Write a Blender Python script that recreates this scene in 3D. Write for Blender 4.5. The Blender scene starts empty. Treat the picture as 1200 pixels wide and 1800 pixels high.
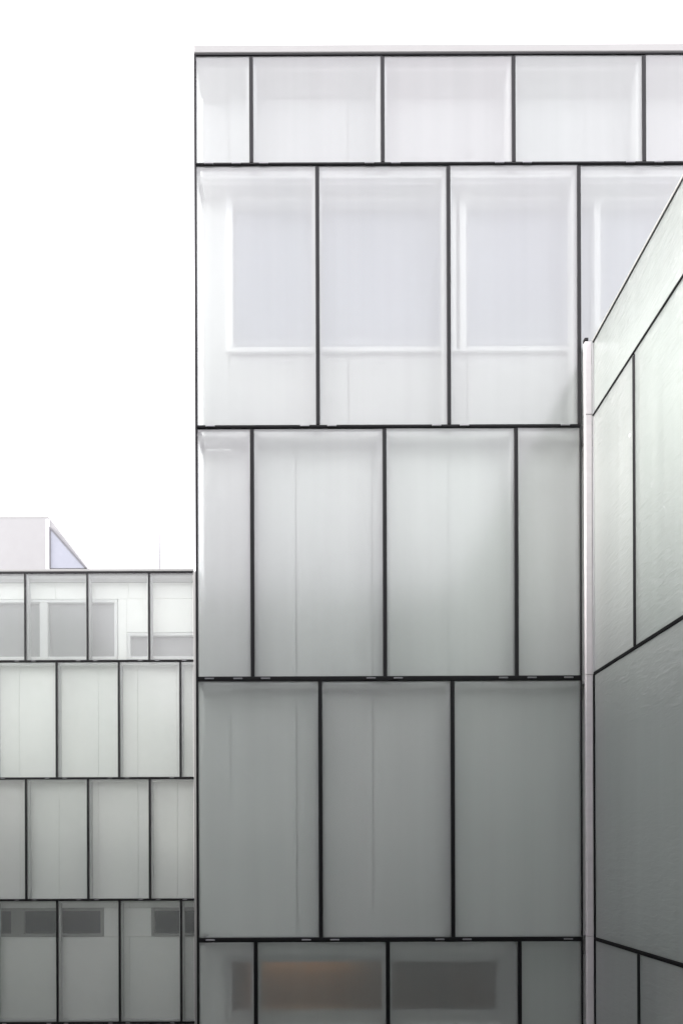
import bpy, bmesh, math, random
from mathutils import Vector
R = math.radians
random.seed(7)
sc = bpy.context.scene
C = sc.collection

# ------------------------------------------------------------------ camera
# metric layout read off the photograph: 1 m on the near facade = 115 px of the 1200 x 1800 frame,
# frontal shift-lens view, depth lines meet at (548, 1498)
FPX, S, VX, VY = 850.0, 115.0, 548.0, 1498.0
D = FPX / S                     # distance of the near facade
EYE = 6.6                       # eye height above the courtyard
cam = bpy.data.cameras.new('camera')
cam.sensor_width = 36.0
cam.sensor_fit = 'AUTO'
cam.lens = 36.0 * FPX / 1800.0
cam.shift_x = (600 - VX) / 1800.0
cam.shift_y = (VY - 900) / 1800.0
cam.clip_start = 0.05
cam.clip_end = 2000
co = bpy.data.objects.new('camera', cam)
C.objects.link(co)
co.location = (0, 0, EYE)
co.rotation_euler = (R(90), R(0.2), 0)
sc.camera = co

# ------------------------------------------------------------------ overcast sky
SUN_EL, SUN_AZ = 26.0, 263.0     # azimuth measured clockwise from +Y (north = view direction)
w = bpy.data.worlds.new('World'); sc.world = w; w.use_nodes = True
nt = w.node_tree; nt.nodes.clear()
sky = nt.nodes.new('ShaderNodeTexSky'); sky.sky_type = 'NISHITA'; sky.sun_disc = False
sky.sun_elevation = R(SUN_EL); sky.sun_rotation = R(SUN_AZ)
sky.air_density = 1.0; sky.dust_density = 3.0; sky.ozone_density = 1.0
hs = nt.nodes.new('ShaderNodeHueSaturation'); hs.inputs['Saturation'].default_value = 0.25
mx = nt.nodes.new('ShaderNodeMix'); mx.data_type = 'RGBA'; mx.inputs[0].default_value = 0.75
mx.inputs[7].default_value = (15.95, 15.35, 16.3, 1)      # the even white of a closed cloud layer
bg = nt.nodes.new('ShaderNodeBackground'); bg.inputs[1].default_value = 0.066
wo = nt.nodes.new('ShaderNodeOutputWorld')
nt.links.new(sky.outputs[0], hs.inputs['Color']); nt.links.new(hs.outputs[0], mx.inputs[6])
nt.links.new(mx.outputs[2], bg.inputs[0]); nt.links.new(bg.outputs[0], wo.inputs[0])

sl = bpy.data.lights.new('sun', 'SUN'); sl.energy = 2.0; sl.angle = R(12); sl.color = (1, 0.97, 0.93)
so = bpy.data.objects.new('sun', sl); C.objects.link(so)
az, el = R(SUN_AZ), R(SUN_EL)
sd = Vector((math.sin(az) * math.cos(el), math.cos(az) * math.cos(el), math.sin(el)))
so.rotation_euler = (-sd).to_track_quat('-Z', 'Y').to_euler(); so.location = (-6, -6, 40)

vs = sc.view_settings
vs.view_transform = 'Standard'; vs.look = 'None'; vs.exposure = 1.97; vs.gamma = 1.0
vs.use_curve_mapping = False
sc.cycles.use_denoising = True
sc.cycles.max_bounces = 10; sc.cycles.diffuse_bounces = 6; sc.cycles.glossy_bounces = 4
sc.cycles.transmission_bounces = 8; sc.cycles.transparent_max_bounces = 24
sc.cycles.caustics_reflective = False; sc.cycles.caustics_refractive = True

# ------------------------------------------------------------------ materials
def new_mat(name):
    m = bpy.data.materials.new(name); m.use_nodes = True
    t = m.node_tree; t.nodes.clear()
    return m, t, t.nodes, t.links

def coords(n, l, scale):
    tc = n.new('ShaderNodeTexCoord'); mp = n.new('ShaderNodeMapping'); mp.inputs['Scale'].default_value = scale
    oi = n.new('ShaderNodeObjectInfo')
    ad = n.new('ShaderNodeVectorMath'); ad.operation = 'MULTIPLY_ADD'
    ad.inputs[1].default_value = (37, 53, 71)
    cb = n.new('ShaderNodeCombineXYZ')
    for i in range(3): l.new(oi.outputs['Random'], cb.inputs[i])
    l.new(cb.outputs[0], ad.inputs[0]); l.new(tc.outputs['Object'], ad.inputs[2])
    l.new(ad.outputs[0], mp.inputs[0])
    return mp, oi

def solid(name, col, rough=0.6, metal=0.0, var=0.06, scale=(3, 3, 3), spec=0.5, bump=0.0):
    m, t, n, l = new_mat(name)
    mp, oi = coords(n, l, scale)
    no = n.new('ShaderNodeTexNoise'); no.inputs['Scale'].default_value = 1.0; no.inputs['Detail'].default_value = 6
    l.new(mp.outputs[0], no.inputs['Vector'])
    rp = n.new('ShaderNodeMapRange'); rp.inputs[1].default_value = 0.25; rp.inputs[2].default_value = 0.75
    rp.inputs[3].default_value = 1 - var; rp.inputs[4].default_value = 1 + var
    l.new(no.outputs[0], rp.inputs[0])
    ml = n.new('ShaderNodeMix'); ml.data_type = 'RGBA'; ml.blend_type = 'MULTIPLY'; ml.inputs[0].default_value = 1
    ml.inputs[6].default_value = (*col, 1); l.new(rp.outputs[0], ml.inputs[7])
    b = n.new('ShaderNodeBsdfPrincipled'); b.inputs['Roughness'].default_value = rough
    b.inputs['Metallic'].default_value = metal; b.inputs['Specular IOR Level'].default_value = spec
    l.new(ml.outputs[2], b.inputs['Base Color'])
    if bump:
        bp = n.new('ShaderNodeBump'); bp.inputs['Strength'].default_value = bump; bp.inputs['Distance'].default_value = 0.01
        l.new(no.outputs[0], bp.inputs['Height']); l.new(bp.outputs[0], b.inputs['Normal'])
    o = n.new('ShaderNodeOutputMaterial'); l.new(b.outputs[0], o.inputs[0])
    return m

def frosted(name, clear, col, rough, wave, ior=1.5, trans=0.5, blur=0.15):
    """etched glass: part of the light goes straight through, part is scattered, the polished face reflects"""
    m, t, n, l = new_mat(name)
    mp, oi = coords(n, l, (1.1, 1.1, 0.35))
    no = n.new('ShaderNodeTexNoise'); no.inputs['Scale'].default_value = 1.0; no.inputs['Detail'].default_value = 4
    l.new(mp.outputs[0], no.inputs['Vector'])
    mp2 = n.new('ShaderNodeMapping'); mp2.inputs['Scale'].default_value = (4, 4, 0.12)
    l.new(mp.inputs[0].links[0].from_socket, mp2.inputs[0])
    n2 = n.new('ShaderNodeTexNoise'); n2.inputs['Scale'].default_value = 1.0; n2.inputs['Detail'].default_value = 2
    l.new(mp2.outputs[0], n2.inputs['Vector'])
    # pane-to-pane and within-pane tint: greenish to faintly rosy
    ad = n.new('ShaderNodeMath'); ad.operation = 'MULTIPLY_ADD'; ad.inputs[1].default_value = 0.5
    l.new(oi.outputs['Random'], ad.inputs[0])
    ml0 = n.new('ShaderNodeMath'); ml0.operation = 'MULTIPLY'; ml0.inputs[1].default_value = 0.6
    l.new(no.outputs[0], ml0.inputs[0]); l.new(ml0.outputs[0], ad.inputs[2])
    cr = n.new('ShaderNodeValToRGB')
    cr.color_ramp.elements[0].position = 0.2; cr.color_ramp.elements[1].position = 0.85
    cr.color_ramp.elements[0].color = (col[0] * 0.965, col[1] * 1.0, col[2] * 0.985, 1)
    cr.color_ramp.elements[1].color = (col[0] * 1.015, col[1] * 0.995, col[2] * 1.015, 1)
    l.new(ad.outputs[0], cr.inputs[0])
    st = n.new('ShaderNodeMapRange'); st.inputs[1].default_value = 0.3; st.inputs[2].default_value = 0.7
    st.inputs[3].default_value = 0.95; st.inputs[4].default_value = 1.02
    l.new(n2.outputs[0], st.inputs[0])
    ml = n.new('ShaderNodeMix'); ml.data_type = 'RGBA'; ml.blend_type = 'MULTIPLY'; ml.inputs[0].default_value = 1
    l.new(cr.outputs[0], ml.inputs[6]); l.new(st.outputs[0], ml.inputs[7])
    df = n.new('ShaderNodeBsdfDiffuse'); tl = n.new('ShaderNodeBsdfTranslucent')
    l.new(ml.outputs[2], df.inputs[0]); l.new(ml.outputs[2], tl.inputs[0])
    s1 = n.new('ShaderNodeMixShader'); s1.inputs[0].default_value = trans
    l.new(df.outputs[0], s1.inputs[1]); l.new(tl.outputs[0], s1.inputs[2])
    tr = n.new('ShaderNodeBsdfTransparent'); tr.inputs[0].default_value = (0.965, 0.98, 0.967, 1)
    # the etching also blurs what stands behind the pane
    rf = n.new('ShaderNodeBsdfRefraction'); rf.inputs['Color'].default_value = (0.965, 0.98, 0.967, 1)
    rf.inputs['Roughness'].default_value = 0.36; rf.inputs['IOR'].default_value = 1.25
    sr = n.new('ShaderNodeMixShader'); sr.inputs[0].default_value = blur
    l.new(tr.outputs[0], sr.inputs[1]); l.new(rf.outputs[0], sr.inputs[2])
    s2 = n.new('ShaderNodeMixShader'); s2.inputs[0].default_value = clear
    l.new(s1.outputs[0], s2.inputs[1]); l.new(sr.outputs[0], s2.inputs[2])
    # faint rolled-glass waviness on the reflecting face
    mp3 = n.new('ShaderNodeMapping'); mp3.inputs['Scale'].default_value = (6, 6, 16)
    l.new(mp.inputs[0].links[0].from_socket, mp3.inputs[0])
    n3 = n.new('ShaderNodeTexNoise'); n3.inputs['Scale'].default_value = 1.0; n3.inputs['Detail'].default_value = 3
    n3.inputs['Distortion'].default_value = 0.6
    l.new(mp3.outputs[0], n3.inputs['Vector'])
    bp = n.new('ShaderNodeBump'); bp.inputs['Strength'].default_value = wave; bp.inputs['Distance'].default_value = 0.02
    l.new(n3.outputs[0], bp.inputs['Height'])
    gl = n.new('ShaderNodeBsdfGlossy'); gl.inputs['Roughness'].default_value = rough
    gl.inputs[0].default_value = (1, 1, 1, 1)
    l.new(bp.outputs[0], gl.inputs['Normal'])
    fr = n.new('ShaderNodeFresnel'); fr.inputs[0].default_value = ior
    s3 = n.new('ShaderNodeMixShader')
    # no bending is modelled inside the thin pane, so only its outer faces reflect
    ge = n.new('ShaderNodeNewGeometry'); fm = n.new('ShaderNodeMath'); fm.operation = 'SUBTRACT'; fm.use_clamp = True
    l.new(fr.outputs[0], fm.inputs[0]); l.new(ge.outputs['Backfacing'], fm.inputs[1])
    l.new(fm.outputs[0], s3.inputs[0]); l.new(s2.outputs[0], s3.inputs[1]); l.new(gl.outputs[0], s3.inputs[2])
    o = n.new('ShaderNodeOutputMaterial'); l.new(s3.outputs[0], o.inputs[0])
    return m

def clear_glass(name, tint=(0.6, 0.65, 0.66), ior=1.5):
    m, t, n, l = new_mat(name)
    tr = n.new('ShaderNodeBsdfTransparent'); tr.inputs[0].default_value = (*tint, 1)
    gl = n.new('ShaderNodeBsdfGlossy'); gl.inputs['Roughness'].default_value = 0.03
    fr = n.new('ShaderNodeFresnel'); fr.inputs[0].default_value = ior
    s = n.new('ShaderNodeMixShader')
    l.new(fr.outputs[0], s.inputs[0]); l.new(tr.outputs[0], s.inputs[1]); l.new(gl.outputs[0], s.inputs[2])
    o = n.new('ShaderNodeOutputMaterial'); l.new(s.outputs[0], o.inputs[0])
    return m

def lamp_mat(name, col, strength):
    m, t, n, l = new_mat(name)
    e = n.new('ShaderNodeEmission'); e.inputs[0].default_value = (*col, 1); e.inputs[1].default_value = strength
    o = n.new('ShaderNodeOutputMaterial'); l.new(e.outputs[0], o.inputs[0])
    return m

M = dict(
    glass=frosted('frosted_glass', 0.77, (0.81, 0.828, 0.81), 0.20, 0.05, 1.7),
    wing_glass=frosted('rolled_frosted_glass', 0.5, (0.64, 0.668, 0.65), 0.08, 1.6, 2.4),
    far_glass=frosted('pale_frosted_glass', 0.83, (0.87, 0.875, 0.85), 0.22, 0.05, 1.55, blur=0.06),
    black=solid('black_gasket', (0.007, 0.007, 0.008), 0.6, 0.0, 0.25, spec=0.2),
    fin=solid('grey_aluminium', (0.46, 0.46, 0.47), 0.5, 0.0, 0.06),
    clip=solid('steel_clip', (0.22, 0.22, 0.23), 0.4, 0.6, 0.1),
    post=solid('pale_anodised_metal', (0.63, 0.60, 0.61), 0.45, 0.0, 0.05, (2, 2, 14)),
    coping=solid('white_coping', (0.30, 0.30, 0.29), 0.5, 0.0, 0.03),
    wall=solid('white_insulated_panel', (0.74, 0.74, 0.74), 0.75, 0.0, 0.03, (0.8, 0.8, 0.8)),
    parapet=solid('darkened_parapet_panel', (0.32, 0.32, 0.33), 0.75, 0.0, 0.03),  # top row: wall colour lowered to offset its extra sky light
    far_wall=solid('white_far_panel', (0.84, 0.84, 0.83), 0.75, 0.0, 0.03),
    upper=solid('darkened_upper_panel', (0.47, 0.47, 0.475), 0.75, 0.0, 0.03, (0.8, 0.8, 0.8)),  # second row: white wall darkened in colour against the brighter light up there
    core=solid('grey_core', (0.16, 0.16, 0.16), 0.9),
    frame_white=solid('white_window_frame', (0.66, 0.66, 0.67), 0.4, 0.0, 0.03),
    frame_grey=solid('grey_window_frame', (0.24, 0.24, 0.24), 0.4, 0.0, 0.05),
    blind=solid('pale_blue_blind', (0.215, 0.225, 0.275), 0.35, 0.0, 0.05, (0.6, 0.6, 0.6)),
    dark_win=solid('dark_window_glass', (0.010, 0.016, 0.024), 0.1, 0.0, 0.1, spec=0.3),
    mid_win=solid('grey_window_blind', (0.25, 0.25, 0.26), 0.3, 0.0, 0.08, (0.7, 0.7, 0.7)),
    room=solid('brown_room', (0.20, 0.14, 0.10), 0.8, 0.0, 0.1),
    roof_white=solid('white_roof_panel', (0.315, 0.315, 0.315), 0.6, 0.0, 0.02),
    tri=solid('pale_blue_glass', (0.29, 0.305, 0.35), 0.15, 0.0, 0.05),
    steel=solid('grey_steel', (0.14, 0.14, 0.15), 0.5, 0.0),
    mast=solid('pale_mast', (0.24, 0.24, 0.245), 0.5),
    paving=solid('dark_paving', (0.06, 0.063, 0.058), 0.85, 0.0, 0.25, (1.5, 1.5, 1.5), bump=0.3),
    concrete=solid('grey_concrete', (0.43, 0.455, 0.42), 0.85, 0.0, 0.12, (0.6, 0.6, 0.3), bump=0.15),
    clear=clear_glass('clear_glass'),
    lamp=lamp_mat('warm_lamp', (1.0, 0.55, 0.28), 13.0),
)

# ------------------------------------------------------------------ helpers
_boxes = {}
def box_mesh(sx, sy, sz, mat, bev=0.0):
    k = (round(sx, 4), round(sy, 4), round(sz, 4), mat, bev)
    if k in _boxes: return _boxes[k]
    bm = bmesh.new(); bmesh.ops.create_cube(bm, size=1.0)
    bmesh.ops.scale(bm, vec=(sx, sy, sz), verts=bm.verts)
    if bev: bmesh.ops.bevel(bm, geom=list(bm.edges), offset=bev, segments=1, affect='EDGES')
    me = bpy.data.meshes.new('box'); bm.to_mesh(me); bm.free(); me.materials.append(M[mat])
    _boxes[k] = me
    return me

def put(name, me, parent=None, loc=(0, 0, 0)):
    o = bpy.data.objects.new(name, me); C.objects.link(o); o.parent = parent; o.location = loc
    return o

def box(name, parent, x0, x1, y0, y1, z0, z1, mat, bev=0.0):
    """box given in the coordinates of the thing; sub-parts subtract their part's own place"""
    c = Vector(((x0 + x1) / 2, (y0 + y1) / 2, (z0 + z1) / 2))
    me = box_mesh(x1 - x0, y1 - y0, z1 - z0, mat, bev)
    if parent is not None and parent.type == 'MESH': c = c - parent.location
    return put(name, me, parent, c)

def thing(name, label, cat, loc=(0, 0, 0), rz=0.0, group=None):
    o = bpy.data.objects.new(name, None); C.objects.link(o); o.empty_display_size = 0.3
    o.location = loc; o.rotation_euler = (0, 0, rz); o['label'] = label; o['category'] = cat
    if group: o['group'] = group
    return o

def prism(name, parent, pts, y0, y1, mat):
    bm = bmesh.new()
    a = [bm.verts.new((x, y0, z)) for x, z in pts]; b = [bm.verts.new((x, y1, z)) for x, z in pts]
    bm.faces.new(a); bm.faces.new(b[::-1])
    for i in range(len(pts)):
        j = (i + 1) % len(pts); bm.faces.new((a[j], a[i], b[i], b[j]))
    bmesh.ops.recalc_face_normals(bm, faces=bm.faces)
    me = bpy.data.meshes.new(name); bm.to_mesh(me); bm.free(); me.materials.append(M[mat])
    return put(name, me, parent)

def PX(x, Y=D): return (x - VX) * Y / FPX                 # lateral metres at depth Y
def PZ(y, Y=D): return EYE + (VY - y) * Y / FPX           # height above the courtyard at depth Y

MW, TW = 0.060, 0.066      # mullion and transom widths
def glazed_row(t, z0, z1, xs, glass, ends=(True, True), mw=MW, clips=True, clip_dx=0.21, fin=True, th=TW):
    """panes between the x positions xs, mullions on the inner ones (and ends), from transom z0 to z1 (axes)"""
    for i in range(len(xs) - 1):
        g = box('glass_pane', t, xs[i] + 0.012, xs[i + 1] - 0.012, 0.003, 0.017, z0 + 0.012, z1 - 0.012, glass)
        # the pane hangs a hair out of true, as glazed panes do
        g.rotation_euler = (R(random.uniform(-.12, .12)), 0, R(random.uniform(-.12, .12)))
        if clips and xs[i + 1] - xs[i] > 0.5:
            for x in (xs[i] + clip_dx, xs[i + 1] - clip_dx):
                j = random.uniform(-.02, .02)
                box('clip', t, x - 0.07 + j, x + 0.07 + j, -0.022, -0.006, z0 - 0.010, z0 + 0.012, 'clip', 0.004)
    for i, x in enumerate(xs):
        if i == 0 and not ends[0] or i == len(xs) - 1 and not ends[1]: continue
        j = random.uniform(-0.003, 0.003)
        m = box('mullion', t, x - mw / 2 + j, x + mw / 2 + j, -0.006, 0.06, z0 + th / 2 - 0.004, z1 - th / 2 + 0.004, 'black', 0.006)
        if fin:
            box('fin', m, x - 0.075, x + 0.075, 0.062, 0.20, z0 + th / 2, z1 - th / 2, 'fin', 0.01)

def transom(t, x0, x1, z, rail=True, th=TW):
    a = box('transom', t, x0, x1, -0.009, 0.066, z - th / 2, z + th / 2, 'black', 0.008)
    # the pressure plate, a second slimmer line proud of the first
    box('pressure_plate', a, x0, x1, -0.013, -0.0095, z - 0.010, z + 0.014, 'black', 0.003)
    if rail:
        box('rail', a, x0, x1, 0.070, 0.15, z - 0.10, z - 0.065, 'wall', 0.01)

def wall_panels(t, x0, x1, z0, z1, y, step=1.22, first=None, mat='wall'):
    """white insulated panels with open joints"""
    x = x0; k = 0
    while x < x1 - 0.01:
        nx = min(x1, x + (first if (k == 0 and first) else step))
        if x1 - nx < 0.2: nx = x1
        box('wall_panel', t, x + 0.006, nx - 0.006, y + random.uniform(-.003, .003), y + 0.07, z0 + 0.006, z1 - 0.006, mat)
        x = nx; k += 1

def window(t, x0, x1, z0, z1, y, fmat, pmat, fw=0.10, mull=(), sill=None):
    """frame, pane and optional white sill, in a hole of the inner wall"""
    f = box('window', t, x0, x1, y + 0.10, y + 0.16, z0, z1, pmat)     # glass leaf carries frame and sill
    box('frame', f, x0 - fw, x0, y - 0.02, y + 0.17, z0 - fw, z1 + fw, fmat, 0.006)
    box('frame', f, x1, x1 + fw, y - 0.02, y + 0.17, z0 - fw, z1 + fw, fmat, 0.006)
    box('frame', f, x0, x1, y - 0.018, y + 0.17, z1, z1 + fw, fmat, 0.006)
    box('frame', f, x0, x1, y - 0.018, y + 0.17, z0 - fw, z0, fmat, 0.006)
    for a, b in mull:
        box('frame', f, a, b, y - 0.012, y + 0.099, z0, z1, fmat, 0.006)
    if sill:
        box('sill', f, x0 - fw - 0.02, x1 + fw + 0.02, y - 0.06, y - 0.021, z0 - fw - 0.02, z0 - fw + 0.03, sill, 0.005)
    return f

# ------------------------------------------------------------------ ground
gm = bpy.data.meshes.new('ground')
gm.from_pydata([(-600, -600, 0), (600, -600, 0), (600, 600, 0), (-600, 600, 0)], [], [(0, 1, 2, 3)])
gm.materials.append(M['paving'])
g = put('ground', gm); g['kind'] = 'structure'

# ------------------------------------------------------------------ near building (main facade)
X0 = PX(347)
zc, z1, z2, z3, z4 = PZ(96), PZ(289), PZ(750), PZ(1193), PZ(1652)
z5 = z4 - 4.0
XE = X0 + 13.9                       # right end, hidden behind the wing
XW = 4.26                            # glass plane of the wing
CAV = 0.36                           # cavity between glass and inner wall
t = thing('glass_building', 'tall building with frosted glass panes in black frames, white roof coping', 'building', (X0, D, 0))
def lx(px, Y=D): return PX(px, Y) - X0
XP = lx(1021.5)                      # where the wing's corner post starts
def seq(first, end): 
    a = [0.0] + list(first)
    while a[-1] + 2.0 < end: a.append(a[-1] + 2.0)
    a.append(end); return a
WE = XE - X0
row_a = seq([lx(446), lx(677), lx(907), lx(1136)], WE)
row_b = seq([lx(561.5), lx(791.5), lx(1020.5)], WE)
glazed_row(t, z1, zc, row_a, 'glass', ends=(False, True))
glazed_row(t, z2, z1, row_b[:4], 'glass', ends=(False, False))
glazed_row(t, z2, z1, row_b[3:], 'glass', ends=(True, True))
glazed_row(t, z3, z2, [0, lx(445.5), lx(678), lx(909), XP], 'glass', ends=(False, False))
glazed_row(t, z4, z3, [0, lx(563.5), lx(795.5), XP], 'glass', ends=(False, False))
glazed_row(t, z5, z4, [0, lx(449), lx(681), lx(912.5), XP], 'glass', ends=(False, False))
for z, h in ((z1, 0.040), (z2, 0.054), (z3, 0.076), (z4, 0.072), (z5, 0.07)): transom(t, 0.0, WE if z == z1 else XP, z, th=h)
box('transom', t, 0.0, WE, -0.009, 0.10, zc - 0.016, zc + 0.016, 'black', 0.004)
# slim edge profiles down both ends of the visible face
box('edge_profile', t, -0.012, 0.022, -0.008, 0.06, 0.0, zc + 0.014, 'black', 0.004)
box('edge_profile', t, XP - 0.010, XP + 0.014, -0.012, 0.06, 0.0, z2 + 1.1, 'black', 0.004)
# coping and roof
box('coping', t, -0.014, WE, -0.0095, 0.45, zc + 0.018, zc + 0.145, 'coping', 0.012)
box('roof', t, 0.02, WE - 0.02, 0.46, 9.9, zc - 0.12, zc + 0.05, 'core')
box('soffit', t, 0.05, WE, 0.10, CAV + 0.1, zc - 0.10, zc - 0.03, 'frame_grey')
# glazed side return, seen only through the corner
for za, zb in ((z5, z4), (z4, z3), (z3, z2), (z2, z1), (z1, zc)):
    y = 0.05
    while y < 9.9:
        ny = min(y + 1.97, 9.9)
        box('glass_pane', t, 0.0, 0.014, y + 0.03, ny - 0.03, za + 0.04, zb - 0.04, 'glass')
        if y > 0.1: box('mullion', t, -0.012, 0.05, y - 0.03, y + 0.03, za + 0.03, zb - 0.03, 'black')
        y = ny
    box('transom', t, -0.016, 0.06, 0.068, 9.9, za - 0.03, za + 0.03, 'black')
# inner wall: panels with open joints, windows in the second row and in the lowest
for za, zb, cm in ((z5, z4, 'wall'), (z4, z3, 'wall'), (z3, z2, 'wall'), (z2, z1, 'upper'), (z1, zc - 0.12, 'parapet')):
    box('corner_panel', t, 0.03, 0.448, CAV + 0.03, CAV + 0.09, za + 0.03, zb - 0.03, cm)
YI = D + CAV
IX = 0.46                            # inner wall starts this far in from the glass corner
def ix(px): return PX(px, YI) - X0
def iz(py): return PZ(py, YI)
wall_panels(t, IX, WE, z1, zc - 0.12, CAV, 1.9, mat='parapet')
wa0, wa1, wb0, wb1 = ix(413), ix(793), ix(822), ix(822) + 4.2
wz0, wz1 = iz(611), iz(356)
fw = 0.105
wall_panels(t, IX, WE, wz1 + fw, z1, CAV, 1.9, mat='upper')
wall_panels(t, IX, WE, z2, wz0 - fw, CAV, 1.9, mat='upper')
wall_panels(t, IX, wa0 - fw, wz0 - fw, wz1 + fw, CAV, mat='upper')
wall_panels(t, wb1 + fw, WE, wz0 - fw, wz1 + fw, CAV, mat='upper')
window(t, wa0, wa1, wz0, wz1, CAV, 'frame_white', 'blind', fw, sill='frame_white')
window(t, wb0, wb1, wz0, wz1, CAV, 'frame_white', 'blind', fw, mull=((wb0 + 2.05, wb0 + 2.15),), sill='frame_white')
wall_panels(t, IX, 7.0, z3, z2, CAV, 1.22, ix(522) - IX)
wall_panels(t, IX, 7.0, z4, z3, CAV, 1.22, ix(522) - IX)
# lowest row: long low window into a lit room
ra0, ra1 = ix(407), ix(872)
rz1, rz0 = iz(1691), iz(1778)
wall_panels(t, IX, 7.0, rz1 + 0.12, z4, CAV, 3.0)
wall_panels(t, IX, 7.0, z5, rz0 - 0.12, CAV, 1.5)
wall_panels(t, ra1 + 0.12, 7.0, rz0 - 0.12, rz1 + 0.12, CAV, 1.5)
rw = window(t, ra0, ra1, rz0, rz1, CAV, 'fin', 'clear', 0.12)
# catwalk plates in the cavity at every floor line
for z in (z1, z2, z3, z4):
    box('cavity_shelf', t, 0.09, WE if z == z1 else 7.0, 0.21, CAV - 0.004, z - 0.02, z + 0.02, 'fin')
# cores behind the inner wall
for za, zb in ((z1, zc - 0.13), (z2, z1), (z3, z2), (z4, z3)):
    box('core', t, IX + 0.03, WE, CAV + 0.19, 9.8, za + 0.004, zb - 0.004, 'core')
ry = CAV + 0.18
box('room_back', t, IX + 0.03, 7.0, ry + 3.0, 9.8, z5, z4 - 0.004, 'room')
box('room_side', t, IX + 0.03, ra0 - 0.13, ry, ry + 2.996, z5, z4 - 0.004, 'room')
box('room_side', t, ra1 + 0.13, 7.0, ry, ry + 2.996, z5, z4 - 0.004, 'room')
box('room_ceiling', t, ra0 - 0.126, ra1 + 0.126, ry, ry + 2.996, rz1 + 0.25, z4 - 0.004, 'room')
box('room_floor', t, ra0 - 0.126, ra1 + 0.126, ry, ry + 2.996, z5, rz0 - 0.9, 'room')
lm = box('ceiling_lamp', t, ix(400), ix(650), ry + 2.62, ry + 2.77, rz1 - 0.33, rz1 - 0.27, 'frame_grey', 0.01)
box('lamp_tube', lm, ix(405), ix(645), ry + 2.65, ry + 2.74, rz1 - 0.346, rz1 - 0.332, 'lamp')
for x in (ix(470), ix(585)):
    box('rod', lm, x - 0.01, x + 0.01, ry + 2.68, ry + 2.70, rz1 - 0.268, rz1 + 0.248, 'frame_grey')

# ------------------------------------------------------------------ wing on the right, square to the facade
LW = D + 3.4                         # it runs back past the camera to the building opposite
t = thing('glass_wing', 'glass side wing on the right seen at a steep angle, reflecting the facade', 'building', (XW, D - 0.05, 0), R(-90))
q1, q2, q3, q4 = EYE + 7.68, EYE + 6.57, EYE + 2.68, EYE - 1.32
q5 = q4 - 4.0
def wseq(first):
    a = [0.05, first]
    while a[-1] + 2.0 < LW: a.append(a[-1] + 2.0)
    a.append(LW); return a
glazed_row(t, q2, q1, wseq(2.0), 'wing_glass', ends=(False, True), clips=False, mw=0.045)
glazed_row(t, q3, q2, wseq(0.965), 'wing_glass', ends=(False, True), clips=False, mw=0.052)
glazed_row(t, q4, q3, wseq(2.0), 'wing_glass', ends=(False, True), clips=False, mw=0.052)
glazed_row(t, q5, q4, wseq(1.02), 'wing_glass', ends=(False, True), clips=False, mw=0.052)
for z, h in ((q2, 0.026), (q3, 0.056), (q4, 0.056), (q5, 0.06)): transom(t, 0.05, LW, z, th=h)
box('transom', t, 0.05, LW, -0.006, 0.10, q1 - 0.016, q1 + 0.009, 'black', 0.002)
box('coping', t, 0.03, LW, -0.007, 0.4, q1 + 0.0095, q1 + 0.05, 'coping', 0.006)
box('edge_profile', t, 0.030, 0.046, -0.006, 0.06, q3 + 0.01, q1 - 0.02, 'fin', 0.003)
box('edge_profile', t, 0.026, 0.046, -0.006, 0.06, 0.0, q3, 'black', 0.003)
for za, zb in ((q5, q4), (q4, q3), (q3, q2), (q2, q1 - 0.05)):
    wall_panels(t, 0.08, LW, za, zb, CAV, 1.9)
    box('core', t, 0.06, LW, CAV + 0.08, 5.0, za + 0.004, zb - 0.004, 'core')
box('roof', t, 0.06, LW, 0.41, 5.0, q1 - 0.04, q1 + 0.02, 'core')
# corner post between wing and facade, in storey lengths
px0, px1 = PX(1024.5) - XW, PX(1038.2) - XW
for za, zb in ((0.0, q4 + 0.03), (q4 + 0.036, q3 - 0.02), (q3 - 0.014, q2 + 0.02), (q2 + 0.026, q1 + 0.02)):
    box('corner_post', t, -0.006, 0.045, px0, px1 - 0.02, za, zb, 'post', 0.006)
box('bracket', t, -0.004, 0.05, px0 - 0.008, px0 + 0.05, q1 + 0.022, q1 + 0.07, 'black', 0.006)

# ------------------------------------------------------------------ farther building on the left
YL = FPX / 54.4
XL1 = PX(341, YL)
a0 = PX(46, YL) - 2.0 * 8            # left end, out of the frame
t = thing('low_glass_building', 'lower pale glass building farther back on the left, windows behind frosted panes', 'building', (a0, YL, 0))
def fx(px): return PX(px, YL) - a0
def fz(py): return PZ(py, YL)
LE = fx(341)
e0, e1, e2, e3, e4 = fz(1005), fz(1160.5), fz(1366.5), fz(1580.5), fz(1797)
e5 = 0.3
odd = [k * 2.0 for k in range(0, 9)] + [fx(155), fx(263.5), LE]
even = [0.0] + [1.0 + k * 2.0 for k in range(0, 9)] + [fx(210), fx(318), LE]
glazed_row(t, e1, e0, odd, 'far_glass', ends=(True, False), clip_dx=0.28)
glazed_row(t, e2, e1, even, 'far_glass', ends=(True, False), clip_dx=0.28)
glazed_row(t, e3, e2, odd, 'far_glass', ends=(True, False), clip_dx=0.28)
glazed_row(t, e4, e3, even, 'far_glass', ends=(True, False), clip_dx=0.28)
glazed_row(t, e5, e4, odd, 'far_glass', ends=(True, False), clip_dx=0.28)
for z in (e1, e2, e3, e4): transom(t, 0, LE, z, th=0.07)
box('transom', t, 0, LE, -0.009, 0.10, e0 - 0.030, e0 + 0.030, 'black', 0.005)
box('coping', t, 0, LE + 0.02, -0.012, 0.45, e0 + 0.032, e0 + 0.115, 'coping', 0.01)
box('corner_post', t, LE + 0.004, LE + 0.24, -0.01, 0.5, 0.0, e0 + 0.03, 'coping', 0.01)
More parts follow.
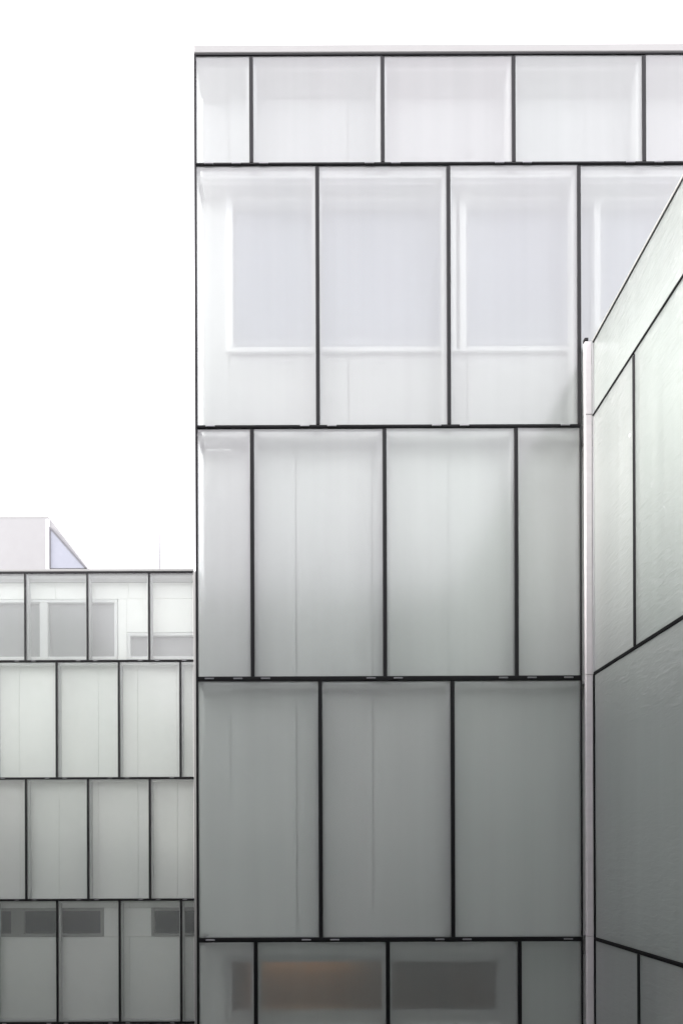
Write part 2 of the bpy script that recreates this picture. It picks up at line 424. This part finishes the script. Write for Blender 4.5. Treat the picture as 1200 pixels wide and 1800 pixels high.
box('soffit', t, 0, LE, 0.10, CAV, e0 - 0.12, e0 - 0.04, 'fin')
YJ = YL + CAV
def jx(px): return PX(px, YJ) - a0
def jz(py): return PZ(py, YJ)
# top row: wide window pair on the left, low window on the right
u0, u1 = jz(1153), jz(1058); s1 = jz(1117)
f = 0.12
wl = jx(203); wr = jx(231)
wall_panels(t, 0, LE, u1 + f, e0 - 0.13, CAV, 2.4, mat='far_wall')
wall_panels(t, 0, 6.0, u0 - f, u1 + f, CAV, 2.4, mat='far_wall')
wall_panels(t, wl + f, wr - f, u0 - f, u1 + f, CAV, 3, mat='far_wall')
wall_panels(t, wr - f, LE, s1 + f, u1 + f, CAV, 3, mat='far_wall')
wall_panels(t, 0, LE, e1, u0 - f, CAV, 2.4, mat='far_wall')
window(t, 6.1, wl, u0, u1, CAV, 'frame_white', 'mid_win', f - 0.02, mull=((jx(72), jx(86)), (jx(-60), jx(-46))))
window(t, wr, LE, u0, s1, CAV, 'frame_white', 'mid_win', f - 0.02)
wall_panels(t, 0, LE, e2, e1, CAV, 1.3, mat='far_wall')
wall_panels(t, 0, LE, e3, e2, CAV, 1.3, mat='far_wall')
v0, v1 = jz(1640), jz(1600)
va, vb = jx(177), jx(271)
wall_panels(t, 0, LE, v1 + 0.1, e3, CAV, 2.4, mat='far_wall')
wall_panels(t, 0, LE, e4, v0 - 0.1, CAV, 2.4, mat='far_wall')
wall_panels(t, 0, 6.0, v0 - 0.1, v1 + 0.1, CAV, 2.4, mat='far_wall')
wall_panels(t, va + 0.1, vb - 0.1, v0 - 0.1, v1 + 0.1, CAV, 2.4, mat='far_wall')
window(t, 6.1, va, v0, v1, CAV, 'frame_grey', 'dark_win', 0.09, mull=((jx(20), jx(42)),))
window(t, vb, LE, v0, v1, CAV, 'frame_grey', 'dark_win', 0.09)
wall_panels(t, 0, LE, e5, e4, CAV, 1.3, mat='far_wall')
box('core', t, 0, LE, CAV + 0.19, 9.0, 0.0, e0 - 0.14, 'core')
for z in (e1, e2, e3, e4): box('cavity_shelf', t, 0, LE, 0.21, CAV - 0.004, z - 0.02, z + 0.02, 'fin')
box('roof', t, 0, LE, 0.46, 9.0, e0 - 0.13, e0 + 0.04, 'core')

# ------------------------------------------------------------------ rooftop skylight and mast
YS = YL + 2.6
def sx(px): return PX(px, YS)
def sz(py): return PZ(py, YS)
bz = e0 + 0.04
t = thing('rooftop_skylight', 'white box skylight with sloping end and triangular pane on the low roof', 'skylight', (0, 0, 0))
prism('body', t, [(sx(-260), bz), (sx(-260), sz(909)), (sx(88), sz(909)), (sx(160), sz(1003)), (sx(160), bz)], YS, YS + 4.0, 'roof_white')
box('coping', t, sx(-262), sx(87), YS - 0.003, YS + 4.003, sz(909), sz(905.5), 'coping')
box('corner_trim', t, sx(83), sx(90), YS - 0.012, YS - 0.002, bz, sz(911), 'frame_white')
tri = prism('triangular_pane', t, [(sx(92), sz(930)), (sx(151), sz(998)), (sx(92), sz(998))], YS - 0.03, YS - 0.004, 'tri')
prism('frame', tri, [(sx(89.8), sz(925)), (sx(92.4), sz(928)), (sx(92.4), sz(998.5)), (sx(89.8), sz(998.5))], YS - 0.05, YS - 0.003, 'steel')
prism('frame', tri, [(sx(92.5), sz(930)), (sx(92.5), sz(926)), (sx(155), sz(998)), (sx(151.6), sz(998))], YS - 0.052, YS - 0.0035, 'steel')
t.location = (0, 0, 0)
YM = YL + 5.0
bm = bmesh.new()
bmesh.ops.create_cone(bm, cap_ends=True, segments=10, radius1=0.05, radius2=0.035, depth=PZ(884, YM) - bz)
me = bpy.data.meshes.new('mast'); bm.to_mesh(me); bm.free(); me.materials.append(M['mast'])
o = put('mast', me, None, (PX(282, YM), YM, (PZ(884, YM) + bz) / 2))
o['label'] = 'thin pale mast standing on the low roof against the white sky'; o['category'] = 'mast'

# ------------------------------------------------------------------ building across the court, behind the camera (seen as reflections)
t = thing('opposite_building', 'dark concrete building across the court, seen as a reflection in the glass', 'building', (-30, -3.6, 0))
OH = EYE + 9.8
box('wall', t, 0, 45, -10, 0, 0, OH, 'concrete')
box('coping', t, -0.1, 45.1, -10.1, 0.06, OH + 0.002, OH + 0.15, 'fin')
for fl in range(4):
    for k in range(14):
        wx = 1.2 + k * 3.2; wz = 1.2 + fl * 3.9
        p = box('window', t, wx, wx + 1.9, 0.004, 0.03, wz, wz + 1.9, 'dark_win')
        box('sill', p, wx - 0.1, wx + 2.0, 0.004, 0.12, wz - 0.1, wz - 0.004, 'fin')

t = thing('added_shading_building', 'unseen concrete block added on the left to shade the court', 'building', (-11.0, 14.9, 0), R(90))
LH, LL = EYE + 11.1, EYE + 3.0        # added mass, stepped for its shadow line: tall south part, lower north part
box('wall', t, -18.4, -6.0, 0, 9, 0, LH, 'concrete')
box('coping', t, -18.4, -5.95, -0.06, 9.05, LH + 0.002, LH + 0.15, 'fin')
box('low_wall', t, -5.996, 0, 0.1, 9, 0, LL, 'concrete')
box('coping', t, -5.94, 0, 0.04, 9.05, LL + 0.002, LL + 0.15, 'fin')
for fl in range(4):
    for k in range(4):
        wx = -17.6 + k * 3.0; wz = 1.0 + fl * 3.9
        p = box('window', t, wx, wx + 2.0, -0.03, -0.004, wz, wz + 1.9, 'dark_win')
        box('sill', p, wx - 0.1, wx + 2.1, -0.12, -0.004, wz - 0.1, wz - 0.004, 'fin')
